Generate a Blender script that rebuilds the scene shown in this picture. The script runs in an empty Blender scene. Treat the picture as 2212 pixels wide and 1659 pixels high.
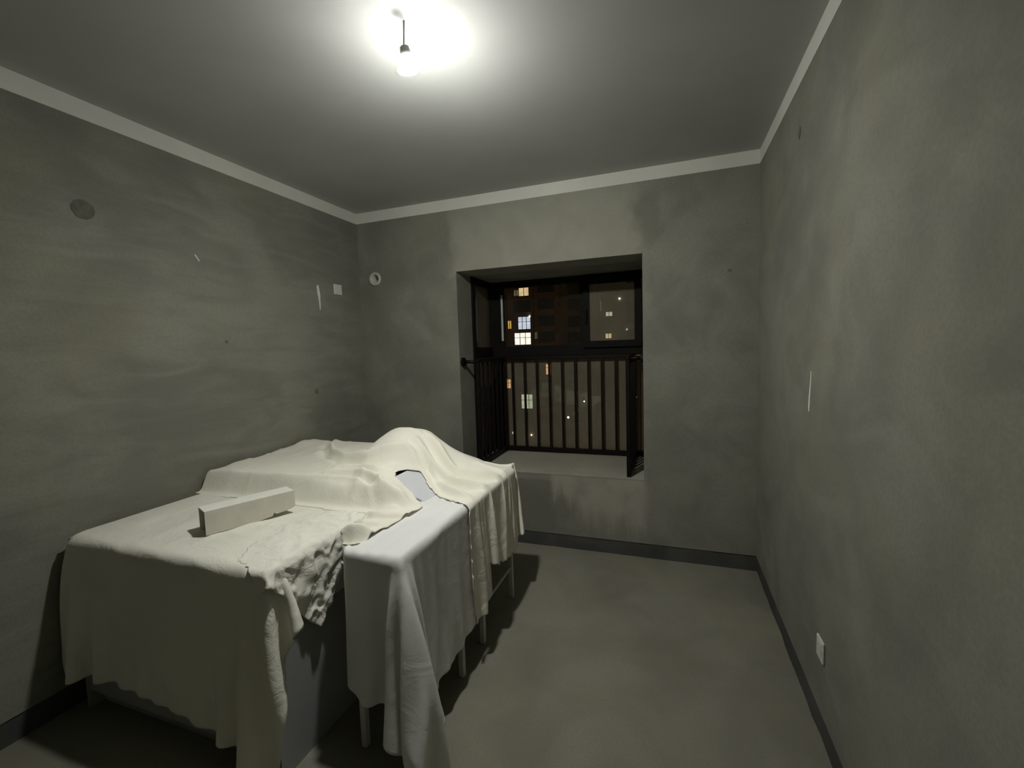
import bpy, bmesh, math, random
import numpy as np
from mathutils import Vector, Matrix

scene = bpy.context.scene
col = scene.collection
rng = np.random.default_rng(7)
random.seed(7)

# ------------------------------------------------------------------ camera
CAM_YAW, CAM_PITCH, CAM_ROLL, CAM_H = 0.3431, -0.0777, -0.0318, 1.5172
FOCAL_PX = 953.44
cy, sy = math.cos(CAM_YAW), math.sin(CAM_YAW)
fwd = Vector((-sy * math.cos(CAM_PITCH), cy * math.cos(CAM_PITCH), math.sin(CAM_PITCH)))
rgt = Vector((cy, sy, 0.0))
upv = rgt.cross(fwd)
r2 = math.cos(CAM_ROLL) * rgt + math.sin(CAM_ROLL) * upv
u2 = -math.sin(CAM_ROLL) * rgt + math.cos(CAM_ROLL) * upv
cam_data = bpy.data.cameras.new('camera')
cam_data.sensor_fit = 'HORIZONTAL'
cam_data.sensor_width = 36.0
cam_data.lens = FOCAL_PX / 2212.0 * 36.0
cam_data.clip_start = 0.02
cam_data.clip_end = 500
cam = bpy.data.objects.new('camera', cam_data)
col.objects.link(cam)
cam.matrix_world = Matrix(((r2.x, u2.x, -fwd.x, 0.0), (r2.y, u2.y, -fwd.y, 0.0),
                           (r2.z, u2.z, -fwd.z, CAM_H), (0, 0, 0, 1)))
scene.camera = cam

# ------------------------------------------------------------------ night sky, exposure
world = bpy.data.worlds.new('night_sky')
scene.world = world
world.use_nodes = True
wbg = world.node_tree.nodes['Background']
wbg.inputs['Color'].default_value = (0.024, 0.017, 0.009, 1)
wbg.inputs['Strength'].default_value = 1.0
scene.view_settings.view_transform = 'Standard'
scene.view_settings.look = 'None'
scene.view_settings.gamma = 1.0
scene.view_settings.use_curve_mapping = False
scene.view_settings.exposure = 0.0

# the one lamp of the room (built as ceiling_lamp further down): tuning values
LAMP_POS = Vector((-0.886, 1.478, 2.545))
LAMP_AXIS = Vector((0.03, 0.36, -0.93)).normalized()
LAMP_EMISSION = 1360.0

# room dimensions (metres)
XL, XR, YB, YF, ZC = -2.492, 0.537, 3.184, -0.32, 2.70
WX0, WX1, WZ0, WZ1 = -1.575, -0.1694, 0.565, 2.1416      # window opening in the back wall
YO = 3.45                                                # outer face of back wall
YG = 3.90                                                # front glass plane of the bay
BAND, BASE = 0.0854, 0.105

# ------------------------------------------------------------------ materials
def new_mat(name):
    m = bpy.data.materials.new(name)
    m.use_nodes = True
    nt = m.node_tree
    return m, nt, nt.nodes['Principled BSDF']

def N(nt, kind, **kw):
    n = nt.nodes.new(kind)
    for k, v in kw.items():
        setattr(n, k, v)
    return n

def position(nt, scale=(1, 1, 1)):
    g = N(nt, 'ShaderNodeNewGeometry')
    mp = N(nt, 'ShaderNodeMapping')
    mp.inputs['Scale'].default_value = scale
    nt.links.new(g.outputs['Position'], mp.inputs['Vector'])
    return mp.outputs['Vector']

def noise(nt, vec, scale, detail=4, rough=0.55, dist=0.0):
    n = N(nt, 'ShaderNodeTexNoise')
    n.inputs['Scale'].default_value = scale
    n.inputs['Detail'].default_value = detail
    n.inputs['Roughness'].default_value = rough
    n.inputs['Distortion'].default_value = dist
    nt.links.new(vec, n.inputs['Vector'])
    return n.outputs['Fac']

def rng_map(nt, val, a, b, c=0.0, d=1.0, smooth=True):
    n = N(nt, 'ShaderNodeMapRange')
    n.interpolation_type = 'SMOOTHSTEP' if smooth else 'LINEAR'
    n.inputs['From Min'].default_value = a
    n.inputs['From Max'].default_value = b
    n.inputs['To Min'].default_value = c
    n.inputs['To Max'].default_value = d
    nt.links.new(val, n.inputs['Value'])
    return n.outputs['Result']

def math_n(nt, op, a, b=None):
    n = N(nt, 'ShaderNodeMath', operation=op)
    for i, v in enumerate((a, b)):
        if v is None:
            continue
        if isinstance(v, (int, float)):
            n.inputs[i].default_value = v
        else:
            nt.links.new(v, n.inputs[i])
    return n.outputs[0]

def mix_col(nt, fac, a, b, blend='MIX'):
    n = N(nt, 'ShaderNodeMix', data_type='RGBA', blend_type=blend)
    if isinstance(fac, (int, float)):
        n.inputs[0].default_value = fac
    else:
        nt.links.new(fac, n.inputs[0])
    for i, v in ((6, a), (7, b)):
        if isinstance(v, tuple):
            n.inputs[i].default_value = (*v[:3], 1)
        else:
            nt.links.new(v, n.inputs[i])
    return n.outputs[2]

def bump(nt, height, bsdf, strength=0.2, dist=0.01):
    b = N(nt, 'ShaderNodeBump')
    b.inputs['Strength'].default_value = strength
    b.inputs['Distance'].default_value = dist
    nt.links.new(height, b.inputs['Height'])
    nt.links.new(b.outputs['Normal'], bsdf.inputs['Normal'])

def plain(name, rgb, rough=0.6, metal=0.0, var=0.12, scale=8.0, bmp=0.0, spec=0.5):
    m, nt, b = new_mat(name)
    v = position(nt)
    f = noise(nt, v, scale, 5)
    c = mix_col(nt, rng_map(nt, f, 0.3, 0.7), tuple(x * (1 - var) for x in rgb), tuple(min(1, x * (1 + var)) for x in rgb))
    nt.links.new(c, b.inputs['Base Color'])
    b.inputs['Roughness'].default_value = rough
    b.inputs['Metallic'].default_value = metal
    b.inputs['Specular IOR Level'].default_value = spec
    if bmp:
        bump(nt, noise(nt, v, scale * 12, 3), b, bmp, 0.004)
    return m

def emissive(name, rgb, strength):
    m, nt, b = new_mat(name)
    b.inputs['Base Color'].default_value = (0.02, 0.02, 0.02, 1)
    v = position(nt)
    c = mix_col(nt, rng_map(nt, noise(nt, v, 1.3, 2), 0.35, 0.65), tuple(x * 0.8 for x in rgb), rgb)
    nt.links.new(c, b.inputs['Emission Color'])
    b.inputs['Emission Strength'].default_value = strength
    return m

def cement(name, lo, hi, streak=(1, 1, 1), extra=None, big=1.5, bmp=0.25):
    """trowelled cement plaster: soft large patches, trowel sweeps and fine grain"""
    m, nt, b = new_mat(name)
    v = position(nt)
    vs = position(nt, streak)
    patches = noise(nt, v, big, 4, 0.5, 0.6)
    sweeps = noise(nt, vs, 2.6, 5, 0.55, 0.9)
    grain = noise(nt, v, 90, 3, 0.6)
    s = math_n(nt, 'ADD', math_n(nt, 'MULTIPLY', patches, 0.55), math_n(nt, 'MULTIPLY', sweeps, 0.45))
    c = mix_col(nt, rng_map(nt, s, 0.36, 0.64), lo, hi)
    tint = noise(nt, v, 2.2, 2)
    c = mix_col(nt, rng_map(nt, tint, 0.45, 0.7, 0.0, 0.35), c, (hi[0] * 1.0, hi[1] * 0.97, hi[2] * 0.82))
    c = mix_col(nt, rng_map(nt, grain, 0.3, 0.7, 0.0, 0.18), c, tuple(x * 0.6 for x in lo))
    if extra:
        c = extra(nt, v, c)
    nt.links.new(c, b.inputs['Base Color'])
    b.inputs['Roughness'].default_value = 0.92
    b.inputs['Specular IOR Level'].default_value = 0.25
    h = math_n(nt, 'ADD', math_n(nt, 'MULTIPLY', s, 1.0), math_n(nt, 'MULTIPLY', grain, 0.12))
    bump(nt, h, b, bmp, 0.02)
    return m

def sep(nt, v):
    n = N(nt, 'ShaderNodeSeparateXYZ')
    nt.links.new(v, n.inputs[0])
    return n.outputs

def back_wall_marks(nt, v, c):
    """slurry runs and a dark re-plastered patch under the sill, pale lintel patch, dark smear beside it"""
    x, y, z = sep(nt, v)
    wob = noise(nt, v, 6, 4)
    runs = noise(nt, position(nt, (9, 9, 0.7)), 2.0, 4)
    # pale slurry: from under the sill, ragged lower edge, longest towards the right jamb
    reach = rng_map(nt, x, -0.80, -0.38, 0.43, 0.24)
    low = math_n(nt, 'ADD', reach, rng_map(nt, runs, 0.3, 0.7, 0.10, -0.12, False))
    f1 = rng_map(nt, math_n(nt, 'SUBTRACT', z, low), -0.10, 0.09)
    f2 = rng_map(nt, math_n(nt, 'ADD', x, math_n(nt, 'MULTIPLY', wob, 0.14)), -0.80, -0.74)
    f3 = rng_map(nt, math_n(nt, 'ADD', x, math_n(nt, 'MULTIPLY', wob, 0.1)), -0.14, -0.08, 1, 0)
    f4 = rng_map(nt, z, 0.56, 0.60, 1, 0)
    f = math_n(nt, 'MULTIPLY', math_n(nt, 'MULTIPLY', f1, f2), math_n(nt, 'MULTIPLY', f3, f4))
    f = math_n(nt, 'MULTIPLY', f, rng_map(nt, wob, 0.3, 0.6, 0.55, 1.0))
    # dark re-plastered patch beneath the sill
    d1 = rng_map(nt, math_n(nt, 'ADD', z, math_n(nt, 'MULTIPLY', wob, 0.05)), 0.535, 0.555, 1, 0)
    d2 = rng_map(nt, math_n(nt, 'ADD', x, math_n(nt, 'MULTIPLY', wob, 0.10)), -0.80, -0.76, 1, 0)
    d3 = rng_map(nt, x, -1.6, -1.5)
    d4 = rng_map(nt, z, 0.10, 0.42, 0.45, 1.0)
    c = mix_col(nt, math_n(nt, 'MULTIPLY', math_n(nt, 'MULTIPLY', d1, d4), math_n(nt, 'MULTIPLY', math_n(nt, 'MULTIPLY', d2, d3), 0.6)), c, (0.15, 0.15, 0.12))
    c = mix_col(nt, math_n(nt, 'MULTIPLY', f, 0.7), c, (0.40, 0.375, 0.31))
    # lintel patch
    wx = math_n(nt, 'ADD', x, math_n(nt, 'MULTIPLY', wob, 0.22))
    l1 = math_n(nt, 'MULTIPLY', rng_map(nt, wx, -1.55, -1.42), rng_map(nt, wx, -0.16, -0.06, 1, 0))
    l2 = rng_map(nt, math_n(nt, 'ADD', z, math_n(nt, 'MULTIPLY', wob, 0.15)), 2.15, 2.22)
    c = mix_col(nt, math_n(nt, 'MULTIPLY', math_n(nt, 'MULTIPLY', l1, l2), 0.35), c, (0.42, 0.41, 0.34))
    s1 = math_n(nt, 'MULTIPLY', rng_map(nt, wx, -0.10, -0.03), rng_map(nt, wx, 0.02, 0.10, 1, 0))
    s2 = math_n(nt, 'MULTIPLY', rng_map(nt, z, 2.13, 2.25), rng_map(nt, z, 2.50, 2.60, 1, 0))
    c = mix_col(nt, math_n(nt, 'MULTIPLY', math_n(nt, 'MULTIPLY', s1, s2), 0.45), c, (0.14, 0.14, 0.11))
    return c

WLO, WHI = (0.180, 0.181, 0.151), (0.260, 0.260, 0.218)
M = {}
M['wall_back'] = cement('cement_plaster_back', WLO, WHI, (1.2, 1, 1.2), back_wall_marks)
M['wall_left'] = cement('cement_plaster_left', WLO, WHI, (1, 0.8, 3.4))
M['wall_right'] = cement('cement_plaster_right', WLO, WHI, (1, 1.0, 1.4))
M['sill'] = cement('cement_sill', (0.30, 0.29, 0.235), (0.38, 0.37, 0.30), (1, 1, 1), bmp=0.1)
M['raw'] = cement('raw_dark_concrete', (0.060, 0.062, 0.060), (0.095, 0.095, 0.090), (1, 1, 1), big=4)
M['floor'] = cement('cement_screed', (0.185, 0.18, 0.143), (0.25, 0.242, 0.195), (1, 1, 1), big=1.1, bmp=0.08)
M['ceiling'] = plain('ceiling_putty', (0.49, 0.495, 0.475), 0.9, var=0.05, scale=1.5, spec=0.2)
M['band'] = plain('white_putty_band', (0.66, 0.66, 0.60), 0.9, var=0.05, scale=3, spec=0.2)
M['mortar_pit'] = plain('mortar_and_pit_shade', (0.12, 0.12, 0.095), 0.95, var=0.2, scale=20, bmp=0.2)  # colour of the filled hole, also painted as shade in small pits
M['smear'] = plain('white_putty_smear', (0.72, 0.72, 0.64), 0.9, var=0.1, scale=30)
M['plastic'] = plain('white_plastic', (0.62, 0.62, 0.56), 0.45, var=0.05)
M['pipe'] = plain('grey_pvc', (0.50, 0.50, 0.44), 0.5, var=0.06)
M['dark_hole'] = plain('hole_shade', (0.05, 0.05, 0.045), 0.95)  # near-black colour stands in for the shade deep in the sleeve
M['iron'] = plain('dark_brown_painted_iron', (0.009, 0.007, 0.006), 0.42, 0.0, var=0.2, scale=20, spec=0.15)
M['alu'] = plain('dark_bronze_aluminium', (0.007, 0.006, 0.0055), 0.6, 0.0, var=0.2, scale=12, spec=0.12)
M['glint'] = plain('pale_glint', (0.50, 0.55, 0.53), 0.5)  # pale colour of the added reflection streak on the corner mullion
M['white_metal'] = plain('white_painted_metal', (0.55, 0.55, 0.52), 0.45, var=0.06)
M['laminate'] = plain('grey_laminate', (0.34, 0.35, 0.35), 0.5, var=0.05)
M['panel'] = plain('white_board', (0.66, 0.67, 0.70), 0.5, var=0.03)
M['card'] = plain('beige_cardboard', (0.60, 0.57, 0.49), 0.85, var=0.06, scale=14)
M['card_lid'] = plain('card_lid_lit', (0.82, 0.81, 0.73), 0.85, var=0.05, scale=14)  # carton card made paler, lamplight from above put into the colour
M['card_shaded'] = plain('cardboard_shaded', (0.33, 0.29, 0.21), 0.9, var=0.1, scale=14)  # carton card made darker, shade on its end put into the colour
M['facade'] = plain('brown_brick_facade', (0.30, 0.20, 0.13), 0.9, var=0.25, scale=0.15)
M['facade2'] = plain('grey_render_facade', (0.34, 0.30, 0.22), 0.9, var=0.15, scale=0.1)
M['dark_pane'] = plain('unlit_window_pane', (0.02, 0.02, 0.025), 0.2)
M['holder'] = plain('black_bakelite', (0.04, 0.04, 0.04), 0.4)

def cloth_mat(name, rgb, wr_scale, wr, weave=0.05, stretch=(1, 1, 1)):
    m, nt, b = new_mat(name)
    v = position(nt)
    f = noise(nt, v, 3, 4)
    c = mix_col(nt, rng_map(nt, f, 0.35, 0.65), tuple(x * 0.94 for x in rgb), rgb)
    nt.links.new(c, b.inputs['Base Color'])
    b.inputs['Roughness'].default_value = 0.95
    b.inputs['Specular IOR Level'].default_value = 0.1
    w = noise(nt, position(nt, stretch), wr_scale, 5, 0.6, 1.2)
    g = noise(nt, v, 260, 2)
    bump(nt, math_n(nt, 'ADD', w, math_n(nt, 'MULTIPLY', g, weave)), b, wr, 0.02)
    return m
M['sheet_beige'] = cloth_mat('off_white_cotton', (0.83, 0.82, 0.72), 9, 0.35)
M['sheet_gauze'] = cloth_mat('crumpled_gauze', (0.85, 0.84, 0.745), 13, 0.5)
M['sheet_white'] = cloth_mat('smooth_white_sheet', (0.80, 0.80, 0.785), 7, 0.15)
M['sheet_cream'] = cloth_mat('cream_cotton', (0.87, 0.845, 0.735), 8, 0.3)

# window glass: clean, and dusty with builder's film
def glass_mat(name, dust):
    m, nt, b = new_mat(name)
    out = nt.nodes['Material Output']
    tr = N(nt, 'ShaderNodeBsdfTransparent')
    gl = N(nt, 'ShaderNodeBsdfGlossy')
    gl.inputs['Roughness'].default_value = 0.02
    fr = N(nt, 'ShaderNodeFresnel')
    fr.inputs['IOR'].default_value = 1.45
    mx = N(nt, 'ShaderNodeMixShader')
    nt.links.new(fr.outputs[0], mx.inputs[0])
    nt.links.new(tr.outputs[0], mx.inputs[1])
    nt.links.new(gl.outputs[0], mx.inputs[2])
    df = N(nt, 'ShaderNodeBsdfDiffuse')
    df.inputs['Color'].default_value = (0.52, 0.46, 0.33, 1)
    mx2 = N(nt, 'ShaderNodeMixShader')
    v = position(nt)
    f = rng_map(nt, noise(nt, v, 3.0, 5), 0.3, 0.7, dust * 0.8, dust * 1.15)
    nt.links.new(f, mx2.inputs[0])
    nt.links.new(mx.outputs[0], mx2.inputs[1])
    nt.links.new(df.outputs[0], mx2.inputs[2])
    nt.links.new(mx2.outputs[0], out.inputs['Surface'])
    return m
M['glass'] = glass_mat('clear_glass', 0.012)
M['dusty'] = glass_mat('dusty_glass', 0.17)

# ------------------------------------------------------------------ mesh helpers
def link(name, me, mat=None, parent=None):
    o = bpy.data.objects.new(name, me)
    col.objects.link(o)
    if mat is not None and me is not None and len(me.materials) == 0:
        me.materials.append(M[mat] if isinstance(mat, str) else mat)
    if parent is not None:
        o.parent = parent
    return o

def empty(name, loc=(0, 0, 0), rz=0.0):
    o = bpy.data.objects.new(name, None)
    o.empty_display_size = 0.1
    o.location = loc
    o.rotation_euler = (0, 0, rz)
    col.objects.link(o)
    return o

def tag(o, label=None, cat=None, group=None, kind=None):
    if label: o['label'] = label
    if cat: o['category'] = cat
    if group: o['group'] = group
    if kind: o['kind'] = kind
    return o

def bm_box(bm, x0, x1, y0, y1, z0, z1):
    vs = [bm.verts.new(p) for p in ((x0, y0, z0), (x1, y0, z0), (x1, y1, z0), (x0, y1, z0),
                                    (x0, y0, z1), (x1, y0, z1), (x1, y1, z1), (x0, y1, z1))]
    for f in ((3, 2, 1, 0), (4, 5, 6, 7), (0, 1, 5, 4), (1, 2, 6, 5), (2, 3, 7, 6), (3, 0, 4, 7)):
        bm.faces.new([vs[i] for i in f])

def bm_lathe(bm, prof, seg=24, mtx=None):
    """prof: list of (r, z) revolved round z"""
    rings = []
    for r, z in prof:
        ring = []
        for k in range(seg):
            a = 2 * math.pi * k / seg
            p = Vector((r * math.cos(a), r * math.sin(a), z))
            ring.append(bm.verts.new(mtx @ p if mtx else p))
        rings.append(ring)
    for a, b in zip(rings, rings[1:]):
        for k in range(seg):
            bm.faces.new((a[k], a[(k + 1) % seg], b[(k + 1) % seg], b[k]))
    bm.faces.new(list(reversed(rings[0])))
    bm.faces.new(rings[-1])

def bm_tube(bm, pts, r, seg=8):
    pts = [Vector(p) for p in pts]
    rings = []
    for i, p in enumerate(pts):
        t = (pts[min(i + 1, len(pts) - 1)] - pts[max(i - 1, 0)]).normalized()
        a = t.cross(Vector((0, 0, 1)))
        if a.length < 1e-3:
            a = t.cross(Vector((1, 0, 0)))
        a.normalize()
        b = t.cross(a)
        rings.append([bm.verts.new(p + r * (math.cos(2 * math.pi * k / seg) * a + math.sin(2 * math.pi * k / seg) * b)) for k in range(seg)])
    for A, B in zip(rings, rings[1:]):
        for k in range(seg):
            bm.faces.new((A[k], A[(k + 1) % seg], B[(k + 1) % seg], B[k]))
    bm.faces.new(list(reversed(rings[0])))
    bm.faces.new(rings[-1])

def finish(name, bm, mat, parent=None, smooth=False, bevel=0.0):
    bmesh.ops.recalc_face_normals(bm, faces=bm.faces)
    if bevel:
        bmesh.ops.bevel(bm, geom=list(bm.edges), offset=bevel, segments=1, affect='EDGES')
    me = bpy.data.meshes.new(name)
    bm.to_mesh(me)
    bm.free()
    if smooth:
        for p in me.polygons:
            p.use_smooth = True
    return link(name, me, mat, parent)

def box(name, b, mat, parent=None, bevel=0.0):
    bm = bmesh.new()
    bm_box(bm, *b)
    return finish(name, bm, mat, parent, bevel=bevel)

def boxes(name, bs, mat, parent=None):
    bm = bmesh.new()
    for b in bs:
        bm_box(bm, *b)
    return finish(name, bm, mat, parent)

def struct(o):
    o['kind'] = 'structure'
    return o

# ------------------------------------------------------------------ room shell
def cell_wall(name, xs, zs, holes, y0, y1, mat):
    """wall slab between y0 and y1 on a grid of cells, some left out"""
    bm = bmesh.new()
    solid = lambda i, k: 0 <= i < len(xs) - 1 and 0 <= k < len(zs) - 1 and (i, k) not in holes
    def quad(*ps):
        bm.faces.new([bm.verts.new(p) for p in ps])
    for i in range(len(xs) - 1):
        for k in range(len(zs) - 1):
            if not solid(i, k):
                continue
            a, b, c, d = xs[i], xs[i + 1], zs[k], zs[k + 1]
            quad((a, y0, c), (b, y0, c), (b, y0, d), (a, y0, d))
            quad((b, y1, c), (a, y1, c), (a, y1, d), (b, y1, d))
            if not solid(i - 1, k): quad((a, y0, c), (a, y0, d), (a, y1, d), (a, y1, c))
            if not solid(i + 1, k): quad((b, y0, c), (b, y1, c), (b, y1, d), (b, y0, d))
            if not solid(i, k - 1): quad((a, y0, c), (a, y1, c), (b, y1, c), (b, y0, c))
            if not solid(i, k + 1): quad((a, y0, d), (b, y0, d), (b, y1, d), (a, y1, d))
    bmesh.ops.remove_doubles(bm, verts=bm.verts, dist=1e-5)
    return struct(finish(name, bm, mat))

PX, PZ = -2.329, 2.146      # pipe sleeve in the back wall
xs = [XL - 0.2, PX - 0.036, PX + 0.036, WX0, WX1, XR + 0.2]
zs = sorted(set([BASE, WZ0, PZ - 0.036, WZ1, PZ + 0.036, ZC]))
holes = set()
for i in range(len(xs) - 1):
    for k in range(len(zs) - 1):
        mx_, mz_ = (xs[i] + xs[i + 1]) / 2, (zs[k] + zs[k + 1]) / 2
        if WX0 < mx_ < WX1 and WZ0 < mz_ < WZ1: holes.add((i, k))
        if abs(mx_ - PX) < 0.03 and abs(mz_ - PZ) < 0.03: holes.add((i, k))
wall_back = cell_wall('wall_back', xs, zs, holes, YB, YO, 'wall_back')
wall_front = cell_wall('wall_front', [XL - 0.2, -0.52, 0.40, XR + 0.2], [0, 2.08, ZC], {(1, 0)}, YF - 0.2, YF, 'wall_right')
wall_left = struct(box('wall_left', (XL - 0.2, XL, YF, YB, BASE, ZC), 'wall_left'))
wall_right = struct(box('wall_right', (XR, XR + 0.2, YF, YB, BASE, ZC), 'wall_right'))
floor = struct(box('floor', (XL - 0.2, XR + 0.2, YF - 0.2, YO, -0.15, 0.0), 'floor'))
ceiling = struct(box('ceiling', (XL - 0.2, XR + 0.2, YF - 0.2, YO, ZC, ZC + 0.15), 'ceiling'))
# unplastered strip at the foot of the walls, a little recessed
def rough_strip(name, a, b, depth_dir):
    """strip whose top edge wanders a little, plaster stops above it"""
    bm = bmesh.new()
    a, b = Vector(a), Vector(b)
    n = 40
    d = Vector(depth_dir)
    rr = random.Random(len(name))
    prev = None
    for i in range(n + 1):
        p = a.lerp(b, i / n)
        h = BASE + 0.004
        q = [bm.verts.new(p), bm.verts.new(p + Vector((0, 0, h))), bm.verts.new(p + d), bm.verts.new(p + d + Vector((0, 0, h)))]
        if prev:
            bm.faces.new((prev[0], q[0], q[1], prev[1]))
            bm.faces.new((prev[2], prev[3], q[3], q[2]))
            bm.faces.new((prev[1], q[1], q[3], prev[3]))
        else:
            bm.faces.new((q[0], q[1], q[3], q[2]))
        prev = q
    bm.faces.new((prev[0], prev[2], prev[3], prev[1]))
    for v in bm.verts:
        off = rr.uniform(-0.003, 0.003)
        v.co += d.normalized() * off
    return struct(finish(name, bm, 'raw'))
rough_strip('baseboard_back', (XL - 0.1, YB + 0.005, 0), (XR + 0.1, YB + 0.005, 0), (0, 0.15, 0))
rough_strip('baseboard_left', (XL - 0.005, YF, 0), (XL - 0.005, YB + 0.02, 0), (-0.15, 0, 0))
rough_strip('baseboard_right', (XR + 0.005, YF, 0), (XR + 0.005, YB + 0.02, 0), (0.15, 0, 0))
# ragged plaster edge above the strip (thin lip children of the walls)
# white putty band brought down from the ceiling
t = 0.003
struct(box('trim_1', (XL, XL + t, YF, YB - t, ZC - BAND, ZC), 'band'))
struct(box('trim_2', (XL, XR, YB - t, YB, ZC - BAND, ZC), 'band'))
struct(box('trim_3', (XR - t, XR, YF, YB - t, ZC - BAND, ZC), 'band'))

# bay beyond the wall: slab (sill), soffit and their edges
box('bay_slab', (WX0 - 0.06, WX1 + 0.06, YO, YG + 0.12, WZ0 - 0.14, WZ0), 'sill', wall_back)
box('bay_soffit', (WX0 - 0.06, WX1 + 0.06, YO, YG + 0.12, WZ1, WZ1 + 0.14), 'wall_right', wall_back)
# smooth sill screed lying on the wall inside the opening, flush with the wall face
box('sill_screed', (WX0 + 0.001, WX1 - 0.001, YB - 0.002, YG - 0.03, WZ0, WZ0 + 0.006), 'sill', wall_back)

# marks on the left wall: mortar_patch, smear, dark discs for the shade in small pits
def disc_part(name, parent, centre, axis, r, thick, mat, wob=0.12, n=22, squash=1.0):
    bm = bmesh.new()
    rr = random.Random(int(r * 1e5) + n)
    lo, hi = [], []
    for k in range(n):
        a = 2 * math.pi * k / n
        q = r * (1 + rr.uniform(-wob, wob))
        u, w = q * math.cos(a), q * math.sin(a) * squash
        for lst, d in ((lo, 0.0), (hi, thick)):
            if axis == 'x': p = (centre[0] + d, centre[1] + u, centre[2] + w)
            else: p = (centre[0] + u, centre[1] + d, centre[2] + w)
            lst.append(bm.verts.new(p))
    bm.faces.new(lo); bm.faces.new(hi)
    for k in range(n):
        bm.faces.new((lo[k], lo[(k + 1) % n], hi[(k + 1) % n], hi[k]))
    return finish(name, bm, mat, parent)

def smear_part(name, parent, x, thick, outline):
    """flat daub on a side wall from a (y, z) outline"""
    bm = bmesh.new()
    lo = [bm.verts.new((x, y, z)) for y, z in outline]
    hi = [bm.verts.new((x + thick, y, z)) for y, z in outline]
    bm.faces.new(lo); bm.faces.new(hi)
    n = len(lo)
    for k in range(n):
        bm.faces.new((lo[k], lo[(k + 1) % n], hi[(k + 1) % n], hi[k]))
    return finish(name, bm, 'smear', parent)

disc_part('mortar_patch', wall_left, (XL, 1.29, 2.21), 'x', 0.043, 0.0025, 'mortar_pit', 0.05, 30)
disc_part('pit_shade', wall_left, (XL, 2.616, 1.253), 'x', 0.022, 0.002, 'mortar_pit', 0.3, 9)  # flat dark disc, the shade of a small pit put into its colour
disc_part('pit_shade', wall_left, (XL, 1.93, 1.62), 'x', 0.010, 0.002, 'mortar_pit', 0.3, 9)
smear_part('putty_smear', wall_left, XL, 0.002,
           [(2.683, 2.035), (2.690, 2.048), (2.702, 2.046), (2.709, 2.015), (2.714, 1.975), (2.712, 1.93), (2.711, 1.89), (2.708, 1.862), (2.702, 1.87), (2.699, 1.92), (2.692, 1.965), (2.686, 2.0)])
smear_part('putty_fleck', wall_left, XL, 0.001, [(1.78, 2.10), (1.785, 2.104), (1.808, 2.072), (1.803, 2.068)])
smear_part('putty_smear', wall_right, XR, -0.002,
           [(2.060, 1.39), (2.066, 1.392), (2.072, 1.35), (2.084, 1.30), (2.092, 1.25), (2.088, 1.225), (2.078, 1.23), (2.072, 1.27), (2.064, 1.33)])
disc_part('pit_shade', wall_right, (XR, 2.30, 2.42), 'x', 0.016, -0.002, 'mortar_pit', 0.4, 9, 1.6)
disc_part('pit_shade', wall_back, (0.37, YB, 1.98), 'y', 0.014, -0.002, 'mortar_pit', 0.4, 9, 0.6)

# ------------------------------------------------------------------ bay window
win = struct(empty('window_1', (0, 0, 0)))
ALU = []
yg0, yg1 = YG - 0.03, YG + 0.03
GX0, GX1 = WX0 - 0.015, WX1 + 0.015
boxes('frame', [
    (GX0 - 0.03, -1.452, yg0, yg1, WZ0, WZ1),                 # left corner mullion, broad
    (-0.21, GX1 + 0.03, yg0, yg1, WZ0, WZ1),                  # right corner mullion
    (-1.452, -0.21, yg0, yg1, WZ0 + 0.006, WZ0 + 0.045),      # bottom
    (-1.452, -0.21, yg0, yg1, 2.085, WZ1),                    # head
    (-1.452, -0.21, yg0, yg1, 1.455, 1.545),                  # transom
    (-0.735, -0.69, yg0, yg1, 1.545, 2.085),                  # mullion beside the sash
], 'alu', win)
for s, gx in ((-1, GX0), (1, GX1)):
    boxes('side_frame', [
        (gx - 0.03, gx + 0.03, YO, YO + 0.05, WZ0, WZ1),
        (gx - 0.03, gx + 0.03, YO + 0.05, yg0, WZ0 + 0.006, WZ0 + 0.05),
        (gx - 0.03, gx + 0.03, YO + 0.05, yg0, 2.085, WZ1),
        (gx - 0.03, gx + 0.03, YO + 0.05, yg0, 1.455, 1.545),
    ], 'alu', win)
    for z0, z1 in ((WZ0 + 0.05, 1.455), (1.545, 2.085)):
        box('side_pane', (gx - 0.003, gx + 0.003, YO + 0.05, yg0, z0, z1), 'dusty', win)
box('pane', (-1.452, -0.735, YG - 0.003, YG + 0.003, 1.545, 2.085), 'glass', win)
box('pane', (-1.452, -0.21, YG - 0.003, YG + 0.003, WZ0 + 0.045, 1.455), 'dusty', win)
# inward sash on the right
sx0, sx1, sz0, sz1, fw = -0.70, -0.215, 1.515, 2.12, 0.055
sash = boxes('sash', [(sx0, sx0 + fw, yg0 - 0.03, yg0, sz0, sz1), (sx1 - fw, sx1, yg0 - 0.03, yg0, sz0, sz1),
                      (sx0 + fw, sx1 - fw, yg0 - 0.03, yg0, sz0, sz0 + fw), (sx0 + fw, sx1 - fw, yg0 - 0.03, yg0, sz1 - 0.065, sz1)], 'alu', win)
box('sash_pane', (sx0 + fw, sx1 - fw, yg0 - 0.018, yg0 - 0.012, sz0 + fw, sz1 - 0.065), 'dusty', sash)
box('sash_handle', (sx0 + 0.018, sx0 + 0.036, yg0 - 0.055, yg0 - 0.03, 1.72, 1.84), 'alu', sash, 0.004)
box('glint_strip', (-1.466, -1.448, yg0 - 0.008, yg0, 1.60, 2.02), 'glint', win)['label'] = 'pale upright strip standing in for a light reflection on the corner mullion'  # added strip, its pale colour stands in for reflected lamplight

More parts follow.
